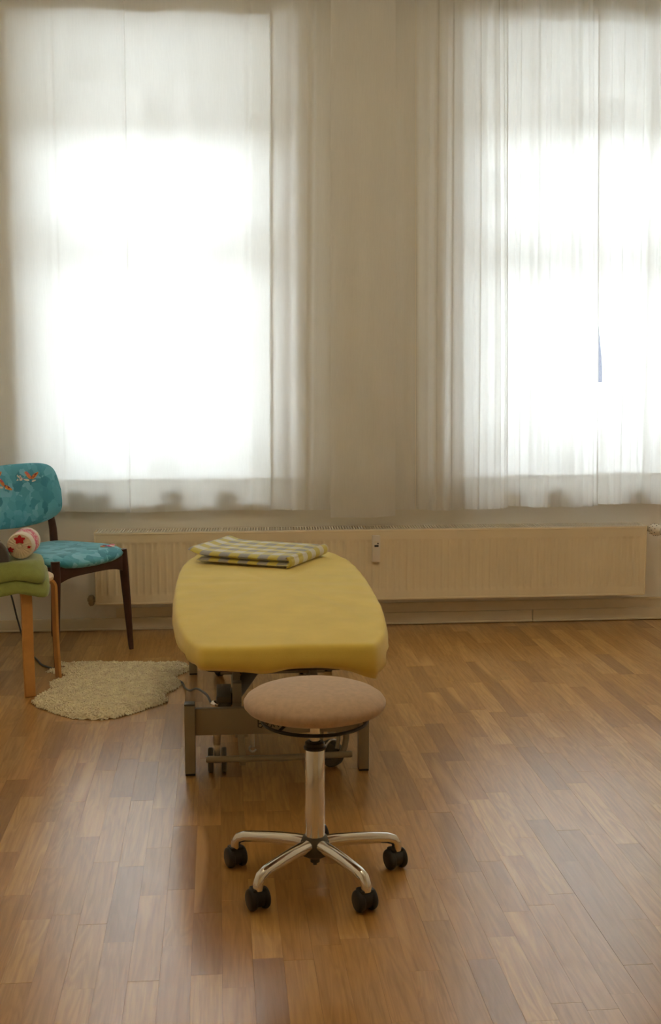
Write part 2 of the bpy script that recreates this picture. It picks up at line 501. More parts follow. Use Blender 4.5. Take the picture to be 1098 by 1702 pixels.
# house across the street, glimpsed through the gap in the curtains
m_stucco = plain('pale_stucco', (.23, .22, .205), 0.9, var=.04, vscale=2)
m_dkglass = plain('dark_far_window_glass', (.022, .022, .028), 0.5, spec=.15)
t = thing('apartment_building', 'pale stucco house across the street, glimpsed through the curtain gap', 'building', (4, 19, -.35))
mb = MB(); mb.bb(-24, 30, 19.0, 27, -.35, 9.4); mb.build('facade', m_stucco, t, smooth=False)
mb = MB(); mb.bb(-24.2, 30.2, 18.8, 19.0, .25, .42); mb.bb(-24.2, 30.2, 18.75, 19.0, 3.0, 3.15); mb.bb(-24.3, 30.3, 18.5, 19.0, 9.1, 9.5); mb.build('cornice', m_stucco, t, smooth=False)
wm_, gm_ = None, None
for fl in range(3):
    for k in range(18):
        x0, z0 = -22.6 + k * 2.85, .85 + fl * 2.75
        if wm_ is None:
            b = MB()
            b.bb(-.62, -.52, -.06, .02, 0, 1.9); b.bb(.52, .62, -.06, .02, 0, 1.9); b.bb(-.52, .52, -.06, .02, 1.8, 1.9); b.bb(-.52, .52, -.06, .02, 0, .1); b.bb(-.04, .04, -.05, .02, .1, 1.8); b.bb(-.52, .52, -.05, .02, 1.18, 1.24); b.bb(-.72, .72, -.16, .02, -.08, 0)
            w_ = b.build('window', m_stucco, t, smooth=False, world=False)
            b = MB(); b.bb(-.52, .52, -.03, -.01, .1, 1.8); g_ = b.build('pane', m_dkglass, w_, smooth=False, world=False)
            wm_, gm_ = w_, g_
        else:
            w_ = wm_.copy(); COL.objects.link(w_); w_.parent = t
            g_ = gm_.copy(); COL.objects.link(g_); g_.parent = w_
        w_.location = (x0 - 4, 0, z0 + .35)

# added globe lamp, unseen above the view, fills the room with warm light
def fill_lamp_mat():
    t_ = NT('fill_lamp_glow')
    t_.b.inputs['Base Color'].default_value = (.9, .88, .82, 1)
    t_.b.inputs['Roughness'].default_value = .25
    t_.b.inputs['Emission Color'].default_value = (1, .87, .64, 1)
    t_.b.inputs['Emission Strength'].default_value = 21.0
    return t_.m
t = thing('added_fill_lamp', 'added unseen fill lamp, an opal globe hung above the treatment table', 'lamp', (.35, 3.1, 2.62))
mb = MB(); mb.lathe([(0, -.15)] + [(.15 * sin(pi * k / 20), -.15 * cos(pi * k / 20)) for k in range(1, 20)] + [(.035, .147), (0, .147)], 32); mb.build('globe', fill_lamp_mat(), t, world=False)
mb = MB(); mb.lathe([(0, .145), (.04, .145), (.036, .175), (.008, .19), (.004, .20), (.004, ZC - 2.62 - .03), (.045, ZC - 2.62 - .025), (.05, ZC - 2.62), (0, ZC - 2.62)], 20); mb.build('cord_and_rose', m_brass, t, world=False)

# ------------------------------------------------------------------ parquet
PW = 0.0665
LENS = [0.29, 0.35, 0.41, 0.47, 0.54]
rows = []
rnd = random.Random(21)
x = XL
while x < XR - 1e-6:
    w = min(PW, XR - x)
    y = YB - rnd.random() * .5
    while y < YF - .02:
        L = rnd.choice(LENS)
        rows.append((x, w, max(y, YB), min(y + L, YF - .004)))
        y += L
    x += PW
cy, sy_ = cos(R(5.38)), sin(R(5.38))
def in_view(px, py):
    dep = (px * sy_ + py * cy) * cos(R(7.2)) + CAM_H * sin(R(7.2))
    if dep < .6: return False
    u = (px * cy - py * sy_) / dep * 1990
    v = ((px * sy_ + py * cy) * -sin(R(7.2)) + CAM_H * cos(R(7.2))) / dep * 1990
    return abs(u) < 549 + 30 and v < 851 + 60
vis, rest = [], []
for q in rows:
    (vis if any(in_view(q[0] + q[1] / 2, yy) for yy in (q[2] + .03, (q[2] + q[3]) / 2, q[3] - .03)) and q[3] - q[2] > .06 else rest).append(q)
vis.sort(key=lambda q: q[2])
rest += vis[300:]; vis = vis[:300]
pm = {}
def plank_mesh(L, w):
    k = (round(L, 4), round(w, 4))
    if k not in pm:
        b = MB(); b.box((0, 0, -.004), (w - .00015, L - .00015, .008), None, .0002, 1)
        o = b.build('plank', m_oak, smooth=False)
        pm[k] = o.data; bpy.data.objects.remove(o)
    return pm[k]
for (x, w, y0, y1) in vis:
    o = bpy.data.objects.new('plank', plank_mesh(y1 - y0, w))
    o.location = (x + w / 2, (y0 + y1) / 2, rnd.uniform(-.0003, .0002))
    COL.objects.link(o); o.parent = floor_o
mb = MB()
for (x, w, y0, y1) in rest:
    mb.bb(x + .0002, x + w - .0002, y0 + .0002, y1 - .0002, -.003, rnd.uniform(-.0003, .0002))
o = mb.build('planking', m_oak, floor_o, smooth=False); o['kind'] = 'stuff'

# ------------------------------------------------------------------ curtains
mb = MB(); mb.bb(XL, XR, 5.64, 5.68, ZC - .03, ZC, .004)
tag(mb.build('curtain_track', m_whiteplastic), 'white ceiling track the curtains hang from', 'track')

def curtain(label, xb0, xb1, xt0, xt1, y0, folds, zb, cols, lean=0.0, gapshape=None, hem=True, side=(False, False), pleats=()):
    zt = ZC - .03
    kk = (y0 - .040) / y0
    xb0, xb1, xt0, xt1, y0 = xb0 * kk, xb1 * kk, xt0 * kk, xt1 * kk, y0 * kk
    zb = CAM_H + (zb - CAM_H) * kk
    ph = random.random() * 6
    def wave(s, q):
        w = (xb1 - xb0)
        v = 0
        for (fr, am, p0, dp) in folds:
            a = am * (1.0 - 0.35 * q)
            v += a * sin(2 * pi * fr * s * w + p0 + dp * q)
        for (pc, sg, am) in pleats:
            dx = (s * w - pc + .006 * sin(3.0 * q + pc * 9)) / sg
            if abs(dx) < 4: v -= am * exp(-dx * dx)
        return v
    def pt(s, q, dy=0.0):
        xa = xb0 + (xb1 - xb0) * s; xc = xt0 + (xt1 - xt0) * s
        x_ = xa + (xc - xa) * q
        if gapshape: x_ += gapshape(s, q)
        yy = y0 + wave(s, q) + lean * (1 - q) ** 3
        x_ += 0.55 * (wave(min(1, s + .012), q) - wave(s, q))
        z_ = zb + (zt - zb) * q
        if q < .04: z_ += 0.004 * sin(9 * s * (xb1 - xb0) + ph) * (1 - q / .04)
        return V((x_, yy + dy, z_))
    b = MB(); b.grid(cols, 46, lambda s, q: pt(s, q))
    o = b.build('curtain', m_curtain, fix=False)
    tag(o, label, 'curtain', 'white curtains along the window wall')
    if hem:
        hq = 0.158 / (zt - zb)
        b = MB(); b.grid(cols, 5, lambda s, q: pt(s, q * hq, .0018)); h = b.build('hem', m_curtain, o, fix=False)
    hq0 = (2.872 - zb) / (zt - zb)
    b = MB(); b.grid(cols, 5, lambda s, q: pt(s, hq0 + q * (1 - hq0), .0018)); b.build('top_shade_layer', m_curtain, o, fix=False)  # extra cloth layer added to darken the curtain band above the window openings
    for k, flag in enumerate(side):
        if flag:
            ww = 0.007 / (xb1 - xb0)
            b = MB(); b.grid(4, 46, lambda s, q: pt((s * ww) if k == 0 else 1 - s * ww, q, .0018)); b.build('side_hem', m_curtain, o, fix=False)
    return o

def gap7(s, q):
    z = .575 + (2.6) * q
    g = exp(-((z - 1.24) / .22) ** 2)
    return 0.026 * g * exp(-s * 9)
curtain('wide smooth sheer white curtain across the left window', -1.36, .2525, -1.36, .2665, 5.768,
        [(2.1, .010, .3, .5), (4.7, .004, 1.1, .8), (9.3, .0018, 2.0, .4)], .580, 420, side=(False, True), pleats=[(.42, .03, .006), (.62, .012, .004), (.93, .006, .008), (1.22, .03, .004), (1.50, .012, .005)])
curtain('narrow sheer white curtain just right of the left window', .252, .600, .266, .600, 5.730,
        [(3.2, .012, 2.2, .4), (7.7, .004, .3, .6)], .583, 110, side=(True, False), pleats=[(.10, .02, .010), (.19, .012, .012)])
curtain('tan-looking opaque curtain over the wall between the windows, hanging lowest', .534, .847, .534, .832, 5.664,
        [(3.6, .013, .2, -.4), (8.0, .004, 1.0, .5)], .556, 120, hem=True, side=(True, True))
curtain('narrow curtain strip right of the tan middle curtain', .830, .956, .815, .937, 5.746,
        [(7.0, .010, .6, .4)], .575, 40, side=(False, True))
curtain('pleated sheer curtain on the left part of the right window', .960, 1.4195, .941, 1.376, 5.742,
        [(4.3, .015, 1.2, .4), (9.1, .006, .2, .9), (17, .003, .4, 1)], .578, 240, side=(False, True), pleats=[(.09, .012, .014), (.165, .010, .012), (.30, .008, .016), (.37, .012, .014), (.425, .006, .014)])
curtain('pleated sheer curtain on the middle of the right window, left of the gap', 1.414, 1.876, 1.371, 1.815, 5.744,
        [(4.9, .015, .1, .5), (10.3, .006, 1.9, .5), (19, .003, .4, .8)], .586, 260, side=(False, True), pleats=[(.06, .007, .014), (.135, .012, .012), (.20, .007, .016), (.33, .014, .012), (.415, .007, .016)])
curtain('pleated sheer curtain at the right edge of the picture, right of the gap', 1.869, 2.66, 1.806, 2.66, 5.740,
        [(4.1, .015, 2.4, .5), (9.7, .006, .7, .6), (18, .003, .4, .8)], .592, 220, gapshape=gap7, side=(False, False), pleats=[(.045, .010, .012), (.10, .007, .016), (.19, .012, .014), (.26, .008, .012), (.40, .012, .014), (.55, .01, .014)])

# ------------------------------------------------------------------ radiator
t = thing('radiator', 'long low ivory ribbed radiator under the windows', 'radiator', (.76, 5.71, .156))
rx0, rx1, rz0, rz1, ry = -.581, 2.087, .156, .498, 5.645
NR = 77
pitch = (rx1 - rx0 - .05) / NR
def radf(u, v):
    xx = rx0 + (rx1 - rx0) * u
    zz = rz0 + (rz1 - .012 - rz0) * v
    g = 0
    if rx0 + .025 < xx < rx1 - .025:
        ph = ((xx - rx0 - .025) / pitch) % 1.0
        g = max(0.0, min(1.0, (.5 - abs(ph - .5) - .10) / .12))
    w = min(max(0, (zz - rz0 - .038) / .010), max(0, (rz1 - .052 - zz) / .010), 1)
    return V((xx, ry + .0036 * g * w, zz))
mb = MB()
vs = mb.grid(NR * 8 + 1, 4, lambda u, v: V((0, 0, 0)))
mb.bm.free(); mb = MB()
zsteps = [0, .036, .042, .048, .056, .17, .275, .283, .289, .295, .301, .333]
zsteps = [z_ / .333 for z_ in zsteps]
vs = [[mb.bm.verts.new(radf(i / (NR * 10), v)) for i in range(NR * 10 + 1)] for v in zsteps]
for j in range(len(zsteps) - 1):
    for i in range(NR * 10): mb.bm.faces.new((vs[j][i], vs[j][i + 1], vs[j + 1][i + 1], vs[j + 1][i]))
mb.build('front_panel', m_rad, t, fix=False)
mb = MB(); mb.bb(rx0, rx1, ry - .002, ry + .004, rz1 - .013, rz1 - .004, .002); mb.bb(rx0, rx1, ry - .002, ry + .006, rz0 - .004, rz0 + .006, .002)
mb.build('panel_edge', m_rad, t)
for xx in (rx0, rx1):
    mb = MB(); mb.bb(xx - .004, xx + .004, ry - .001, 5.775, rz0 - .002, rz1, .002); mb.build('side_panel', m_rad, t)
mb = MB(); mb.bb(rx0 + .01, rx1 - .01, 5.755, 5.765, rz0, rz1 - .02); mb.build('rear_panel', m_rad, t, smooth=False)
mb = MB()
mb.bb(rx0, rx1, ry, ry + .012, rz1 - .004, rz1); mb.bb(rx0, rx1, 5.762, 5.775, rz1 - .004, rz1)
ns = 204
for i in range(ns + 1):
    xx = rx0 + .010 + (rx1 - rx0 - .02) * i / ns
    mb.bar((xx, ry + .011, rz1 - .002), (xx + .005, 5.763, rz1 - .002), .0062, .003)
mb.build('top_grille', m_radtop, t, smooth=False)
for xx in (-.2, .6, 1.42):
    mb = MB(); mb.bb(xx - .012, xx + .012, 5.763, 5.789, .128, .45, .002); mb.build('wall_bracket', m_rad, t)
hm = MB(); hm.bb(.731, .769, ry - .020, ry + .004, .341, .470, .004); hmo = hm.build('heat_meter', m_whiteplastic, t)
mb = MB(); mb.bb(.741, .761, ry - .0212, ry - .0195, .415, .424, .0004); mb.build('display', m_darkplastic, hmo)
mb = MB(); mb.bb(.755, .761, ry - .0212, ry - .0195, .428, .435, .0004); mb.build('sensor_dot', m_darkplastic, hmo)
mb = MB(); mb.bb(.741, .761, ry - .0208, ry - .0195, .437, .441, .0004); mb.build('label_strip', m_woodwork, hmo)
# lockshield valve on the left, thermostat on the right
mb = MB()
mb.tube([(-.580, 5.700, .168), (-.595, 5.700, .168), (-.607, 5.700, .168)], [.011, .013, .010], 12)
mb.tube([(-.607, 5.700, .140), (-.609, 5.700, .150), (-.609, 5.700, .182), (-.609, 5.700, .190)], [.010, .015, .015, .010], 12)
mb.tube([(-.595, 5.700, .168), (-.627, 5.700, .168)], .009, 10)
va = mb.build('valve', m_brass, t)
mb = MB(); mb.tube([(-.617, 5.700, .166), (-.623, 5.74, .166), (-.623, 5.7895, .166)], .0075, 10); mb.build('pipe', m_woodwork, t)
mb = MB(); mb.tube([(2.090, 5.700, .476), (2.103, 5.700, .476), (2.115, 5.695, .476)], [.012, .014, .014], 12); mb.tube([(2.108, 5.700, .476), (2.108, 5.7895, .474)], .0075, 10); vb = mb.build('valve', m_brass, t)
vb['label'] = 'valve body under the thermostat'
ax = V((.62, -.78, -.10)).normalized()
Q = M.Translation((2.119, 5.687, .478)) @ ax.to_track_quat('Z', 'Y').to_matrix().to_4x4()
mb = MB(); mb.lathe([(0, 0), (.014, 0), (.020, .004), (.027, .016), (.0285, .034), (.027, .052), (.021, .064), (.017, .068), (0, .068)], 28, Q)
th = mb.build('thermostat_knob', m_whiteplastic, t)
mb = MB()
for rr, zz, n_, off in ((.0255, .013, 9, 0), (.0283, .028, 9, .35), (.0283, .044, 9, 0)):
    for k in range(n_):
        an = 2 * pi * k / n_ + off
        mb.box(Q @ V((rr * cos(an), rr * sin(an), zz)), (.004, .004, .004), (Q.to_3x3() @ M.Rotation(an, 3, 'Z')), .0008, 1)
for k in range(16):
    an = 2 * pi * k / 16
    mb.box(Q @ V((.0165 * cos(an), .0165 * sin(an), .0678)), (.004, .0022, .0016), (Q.to_3x3() @ M.Rotation(an, 3, 'Z')))
mb.build('vent_slots', m_motor, th)

# ------------------------------------------------------------------ treatment table
TX = .178
t = thing('treatment_table', 'low treatment table with yellow terry cover and grey lifting frame', 'treatment table', (TX, 4.25, 0))
OUT = [(3.300, .258), (3.36, .282), (3.45, .300), (3.62, .324), (3.85, .342), (4.1, .350), (4.35, .353), (4.58, .348), (4.75, .336), (4.88, .314), (4.98, .285), (5.07, .245), (5.15, .190), (5.21, .125), (5.24, .06)]
TC = .193
def outline(n=200):
    half = []
    fr = []
    for i in range(14): fr.append((-.0 + .222 * i / 14, 3.296))
    half += fr
    for k in range(7):   # front corner
        a = -pi / 2 + (pi / 2) * k / 6 * .9
        half.append((.222 + .036 * cos(a), 3.332 + .036 * sin(a)))
    for i in range(1, len(OUT)):
        (y0, h0), (y1, h1) = OUT[i - 1], OUT[i]
        if y1 < 3.35: continue
        m_ = max(2, int((y1 - y0) / .035))
        for k in range(m_):
            f = k / m_
            yy = y0 + (y1 - y0) * f
            if yy < 3.375: continue
            half.append((h0 + (h1 - h0) * f, yy))
    half.append((.06, 5.24)); half.append((0, 5.246))
    right = [(TC + a, b) for a, b in half]
    left = [(TC - a, b) for a, b in reversed(half[1:-1])]
    return right + left
ol = outline()
# smooth outline once
for _ in range(2):
    ol = [((ol[i - 1][0] + 2 * ol[i][0] + ol[(i + 1) % len(ol)][0]) / 4, (ol[i - 1][1] + 2 * ol[i][1] + ol[(i + 1) % len(ol)][1]) / 4) for i in range(len(ol))]
NO = len(ol)
cx0, cy0 = TC, 4.27
def hemz(px, py):
    z = .434 + .004 * noise.noise((px * 9, py * 9, 0)) + .004 * sin(py * 11)
    z -= .045 * exp(-((px - .45) / .07) ** 2 - ((py - 3.36) / .12) ** 2)
    z -= .010 * exp(-((px - .12) / .05) ** 2 - ((py - 3.30) / .05) ** 2)
    if py > 3.5: z -= .012
    return z
rings = []
prof = [(.0, 0), (.25, .0), (.5, 0), (.72, 0), (.86, 0), (.93, 0), (.965, -.001), (.982, -.004), (.993, -.010), (.999, -.019)]
def ringpts(sx, dz):
    out = []
    for (px, py) in ol:
        yy = cy0 + (py - cy0) * (1 - (1 - sx) * .45) if sx > .9 else cy0 + (py - cy0) * sx
        f = sx
        x_ = cx0 + (px - cx0) * f
        z_ = .500 + .006 * (1 - sx ** 2) + dz + .0022 * noise.noise((x_ * 7, yy * 4, 3)) + .0012 * sin(yy * 42 + 4 * x_)
        out.append(V((x_, yy, z_)))
    return out
mb = MB()
cen = mb.bm.verts.new((cx0, cy0, .506))
prev = None
allr = []
for sx, dz in prof[1:]:
    allr.append(ringpts(sx, dz))
for k in range(1, 9):
    f = k / 8
    ring = []
    for (px, py) in ol:
        hz = hemz(px, py)
        z_ = .480 + (hz - .480) * f
        n_ = V((px - cx0, (py - cy0) * .35, 0)).normalized()
        if py < 3.33: n_ = V((0, -1, 0))
        bul = .005 * sin(pi * min(1, f * 1.05)) + .004 * f * noise.noise((px * 16, py * 16, 5))
        # folds of slack cloth at the two near corners and along the sides
        cr = exp(-((py - 3.42) / .10) ** 2)
        bul += .009 * f * cr * sin(py * 70 + f * 3) * (0 if py < 3.33 else 1)
        tuck = -.020 * max(0, f - .72) / .28
        p = V((px, py, z_)) + n_ * (bul + tuck)
        ring.append(p)
    allr.append(ring)
vr = [[mb.bm.verts.new(p) for p in r_] for r_ in allr]
for i in range(NO): mb.bm.faces.new((cen, vr[0][i], vr[0][(i + 1) % NO]))
for A, B in zip(vr, vr[1:]):
    for i in range(NO): mb.bm.faces.new((A[i], B[i], B[(i + 1) % NO], A[(i + 1) % NO]))
cover = mb.build('cover', m_yellow, t, angle=70)
cover['label'] = 'yellow terry fitted cover'
mb = MB(); mb.prism([(cx0 + (a - cx0) * .93, cy0 + (b - cy0) * .975) for a, b in ol[::3]], .425, .485); mb.build('padding', m_padding, t, smooth=False)
# upper frame
for xx in (.02, .335):
    mb = MB(); mb.bb(xx - .02, xx + .02, 3.46, 5.08, .385, .425, .003); mb.build('top_rail', m_steel, t)
for yy in (3.5, 4.3, 5.05):
    mb = MB(); mb.bb(.04, .315, yy - .02, yy + .02, .388, .424, .003); mb.build('top_crossbar', m_steel, t)
# base
for (xx, yy) in ((-.098, 3.672), (.4525, 3.668), (-.113, 4.905), (.4525, 4.905)):
    mb = MB(); mb.bb(xx - .0165, xx + .0165, yy - .004, yy + .040, 0.006, .226, .003)
    lg = mb.build('leg', m_steel, t)
    mb = MB(); mb.bb(xx - .0155, xx + .0155, yy - .003, yy + .039, 0.0, .006, .001); mb.build('foot_pad', m_black, lg)
    mb = MB(); mb.bb(xx - .0165, xx + .0165, yy - .003, yy + .039, .226, .231, .002); mb.build('end_cap', m_motor, lg)
mb = MB(); mb.bb(-.0815, .436, 3.682, 3.706, .126, .212, .003); beam = mb.build('crossbeam', m_steel, t)
# dark printed script on the beam, its upper half hidden by the stool
mb = MB()
yb = 3.6812
for pth in ([(.117, .175), (.117, .150), (.126, .147), (.131, .154), (.126, .161), (.119, .160)],
            [(.138, .161), (.150, .161), (.140, .148), (.151, .148)], [(.157, .148), (.163, .161), (.168, .148)],
            [(.174, .161), (.181, .148), (.188, .161), (.195, .148)], [(.200, .149), (.214, .149), (.207, .160), (.214, .166)]):
    mb.tube([(a, yb, b) for a, b in pth], .0021, 6)
mb.build('printed_lettering', m_ink, beam)
mb = MB(); mb.bb(-.096, .436, 4.912, 4.936, .126, .212, .003); mb.build('crossbeam', m_steel, t)
for xx in (.052, .318):
    mb = MB(); mb.bb(xx - .014, xx + .014, 3.70, 4.92, .150, .190, .003); mb.build('base_rail', m_steel, t)
# lifting arms
for xx in (.053, .317):
    mb = MB(); mb.bar((xx, 3.86, .165), (xx, 4.40, .40), .026, .045, bevel=.003); mb.build('lifting_arm', m_steel, t)
    mb = MB(); mb.bar((xx + (.03 if xx < .2 else -.03), 4.75, .165), (xx + (.03 if xx < .2 else -.03), 4.12, .40), .020, .04, bevel=.003); mb.build('lifting_arm', m_steel, t)
mb = MB(); mb.bb(.038, .068, 3.82, 3.86, .13, .255, .002); mb.build('pivot_bracket', m_steel, t)
mb = MB(); mb.bb(.302, .332, 3.82, 3.86, .13, .255, .002); mb.build('pivot_bracket', m_steel, t)
mb = MB(); mb.tube([(.00, 4.05, .235), (.36, 4.05, .235)], .011, 14); mb.build('cross_tube', m_steel, t)
mb = MB(); mb.tube([(.088, 4.2, .25), (.088, 4.2, .40)], .007, 8); mb.tube([(.105, 4.2, .25), (.105, 4.2, .40)], .007, 8); mb.bb(.08, .113, 4.185, 4.215, .245, .27, .002); mb.build('guide_rod', m_zinc, t)
mb = MB(); mb.bb(-.016, .034, 3.84, 3.93, .11, .184, .004); mb.bb(-.014, .034, 3.84, 4.0, .184, .206, .004); mo = mb.build('motor', m_motor, t)
mb = MB(); mb.tube([(.036, 3.9, .18), (.2, 4.25, .30)], [.024, .022], 16); mb.tube([(.2, 4.25, .30), (.30, 4.42, .36)], .012, 12); mb.build('actuator', m_motor, t)
mb = MB(); mb.tube([(-.030, 3.862, .177), (-.024, 3.856, .178), (-.016, 3.85, .178), (-.006, 3.846, .177)], [.007, .012, .012, .008], 14); mb.build('cable_plug', m_chrome, mo)
mb = MB(); mb.tube([(.018, 3.845, .15), (.022, 3.835, .16), (.028, 3.835, .168), (.026, 3.845, .15)], .004, 8); mb.build('clip', m_black, mo)
# castor wheels and foot bar
def wheel(xx, yy, rad, th, name='castor_wheel', mt=m_steel, ang=0):
    b = MB()
    Q = M.Translation((xx, yy, rad)) @ M.Rotation(ang, 4, 'Z') @ M.Rotation(pi / 2, 4, 'Y')
    b.lathe([(0, -th * .35), (rad * .35, -th * .35), (rad * .4, -th * .5), (rad * .86, -th * .5), (rad, -th * .3), (rad, th * .3), (rad * .86, th * .5), (rad * .4, th * .5), (rad * .35, th * .35), (0, th * .35)], 30, Q)
    return b.build(name, mt, t)
for xx in (-.034, .008): wheel(xx, 3.70, .040, .017, mt=m_motor)
mb = MB(); mb.tube([(-.013, 3.70, .126), (-.013, 3.70, .090)], [.013, .012], 12); mb.bb(-.023, -.003, 3.685, 3.715, .032, .092, .003); mb.tube([(-.042, 3.70, .040), (.016, 3.70, .040)], .005, 8); mb.build('castor_fork', m_zinc, t)
wheel(.352, 3.72, .044, .03, mt=m_motor, ang=R(52))
mb = MB(); mb.tube([(.352, 3.72, .126), (.352, 3.72, .10)], [.012, .012], 12)
mb.tube([(.352 + .047 * cos(a) * .62, 3.72 - .02 + .047 * cos(a) * .5, .044 + .050 * sin(a)) for a in [pi * k / 12 for k in range(1, 12)]], .004, 6); mb.build('castor_fork', m_zinc, t)
for (xx, yy) in ((-.004, 4.88), (.34, 4.88)): wheel(xx, yy, .040, .03, mt=m_black, ang=R(20))
for (xx, yy) in ((-.004, 4.88), (.34, 4.88)):
    mb = MB(); mb.tube([(xx, yy, .13), (xx, yy, .07)], .010, 10); mb.build('castor_fork', m_zinc, t)
mb = MB(); mb.tube([(-.048, 3.648, .060), (-.044, 3.648, .060), (.18, 3.645, .058), (.408, 3.648, .063), (.412, 3.648, .063)], [.009, .0105, .0105, .0105, .009], 14); fb = mb.build('foot_bar', m_steel, t)
mb = MB(); mb.bar((.062, 3.69, .126), (.066, 3.652, .055), .022, .012, up=(0, 1, 0), bevel=.002); mb.bb(.056, .075, 3.64, 3.665, .038, .052, .001); mb.bb(.045, .085, 3.683, 3.70, .116, .126, .001); mb.build('bar_hanger', m_steel, t)
mb = MB(); mb.tube([(.099, 3.692, .126), (.099, 3.69, .082)], .007, 10); mb.tube([(.099 + .010 * cos(a), 3.69, .076 + .010 * sin(a)) for a in [pi * .5 + k * .45 for k in range(11)]], .0035, 6); mb.build('hook', m_zinc, t)
mb = MB(); mb.tube([(.398, 3.692, .126), (.398, 3.690, .10), (.392, 3.68, .078), (.380, 3.66, .062)], .010, 12); mb.build('bar_hanger', m_steel, t)
mb = MB(); mb.tube([(.372, 3.69, .126), (.372, 3.68, .10), (.366, 3.665, .075)], .007, 10); mb.build('bar_hanger', m_steel, t)
mb = MB(); mb.tube([(.318, 3.69, .126), (.318, 3.688, .10)], .008, 10); mb.build('stub_rod', m_steel, t)

# ------------------------------------------------------------------ folded blanket on the table
LB, FB = V((-.118, 4.712)), V((.268, 4.512))
ux = (FB - LB).normalized(); BL = (FB - LB).length
vx = V((-ux.y, ux.x)); BWd = 0.385
t = thing('folded_blanket', 'yellow, grey and white checked blanket folded on the yellow table', 'blanket', (LB.x, LB.y, .507), atan2(ux.y, ux.x))
def layer(b, u0, u1, v0, v1, zc, th, sd, fold=None):
    nu, nv, nc = 26, 20, 12
    # rounded pillow slab: closed section across u, swept along v
    def sec(k, vq):
        a = 2 * pi * k
        ca, sa = cos(a), sin(a)
        e = .16
        uu = (abs(ca) ** e) * (1 if ca > 0 else -1)
        zz = (abs(sa) ** .55) * (1 if sa > 0 else -1)
        return uu, zz
    def fn(s, q):
        uu, zz = sec(s, q)
        vv = -1 + 2 * q
        ed = (1 - abs(vv) ** 10) ** .5 if abs(vv) < 1 else 0.0
        hu = (u1 - u0) / 2; hv = (v1 - v0) / 2
        x_ = (u0 + u1) / 2 + uu * hu * (1 - .012 * (1 - ed)); y_ = (v0 + v1) / 2 + vv * hv
        z_ = zc + zz * th / 2 * max(ed, .05)
        z_ += (.018 * max(0, 1 - (x_ + .012) / .10) ** 2 if u0 < 0 else 0)
        z_ += .005 * noise.noise((x_ * 5 + sd, y_ * 5, sd)) * (1 if zz > 0 else .3) + .004 * max(0, zz) * noise.noise((x_ * 14, y_ * 14, sd))
        return V((x_, y_, z_))
    g = b.grid(72, nv + 1, fn, closeu=True)
    b.bm.faces.new(list(reversed(g[0]))); b.bm.faces.new(g[-1])
mb = MB(); layer(mb, .030, BL - .002, .0, BWd, .0125, .022, 3.1)
mb.build('lower_layer', m_check, t, world=False, angle=70)
mb = MB(); layer(mb, -.012, BL, .006, BWd + .004, .034, .023, 7.7)
mb.build('upper_layer', m_check, t, world=False, angle=70)
# fold that joins both layers along the right edge
mb = MB()
def foldfn(s, q):
    a = -pi / 2 + pi * s
    y_ = .004 + (BWd - .006) * q
    return V((BL - .018 + .022 * cos(a), y_, .0235 + .0215 * sin(a) + .002 * noise.noise((y_ * 8, a, 2))))
mb.grid(14, 24, foldfn)
o = mb.build('fold', m_check, t, world=False, angle=70); md = o.modifiers.new('thick', 'SOLIDIFY'); md.thickness = .006

# ------------------------------------------------------------------ rolling stool
SX, SY = .232, 2.88
t = thing('rolling_stool', 'round beige padded stool on a chrome column with five castors', 'stool', (SX, SY, 0), R(-96.9))
mb = MB()
mb.lathe([(0, .503), (.05, .5025), (.095, .499), (.130, .493), (.155, .484), (.170, .474), (.1765, .464), (.1755, .454), (.168, .445), (.150, .4385), (.12, .4355), (.06, .4345), (0, .4345)], 64)
st = mb.build('seat', m_beige, t, world=False, angle=80)
mb = MB(); mb.tube([(.130 * cos(a), .130 * sin(a), .414) for a in [2 * pi * k / 48 for k in range(48)]], .0045, 10, closed=True)
for a in (R(80), R(200), R(320)): mb.tube([(.130 * cos(a), .130 * sin(a), .414), (.09 * cos(a), .09 * sin(a), .432)], .004, 8)
mb.build('lever_ring', m_black, t, world=False)
mb = MB(); mb.lathe([(0, .4345), (.05, .4345), (.05, .428), (.0145, .426), (.0145, .396), (0, .396)], 24); mb.build('seat_mount', m_black, t, world=False)
mb = MB(); mb.lathe([(0, .405), (.0120, .405), (.0120, .341), (0, .341)], 24); mb.build('gas_piston', m_chrome, t, world=False)
mb = MB(); mb.lathe([(.0135, .360), (.020, .360), (.0245, .357), (.0245, .350), (.0280, .346), (.0280, .341), (.0135, .340)], 32); mb.build('collar', m_black, t, world=False)
mb = MB(); mb.lathe([(0, .3405), (.0235, .3405), (.0245, .338), (.0245, .080), (0, .080)], 40); mb.build('column', m_chrome, t, world=False, angle=30)
mb = MB(); mb.lathe([(.0245, .116), (.030, .113), (.036, .102), (.039, .085), (.038, .070), (.022, .060), (.012, .058), (.012, .046), (.005, .045), (.005, .038), (0, .037)], 32); mb.build('hub', m_motor, t, world=False)
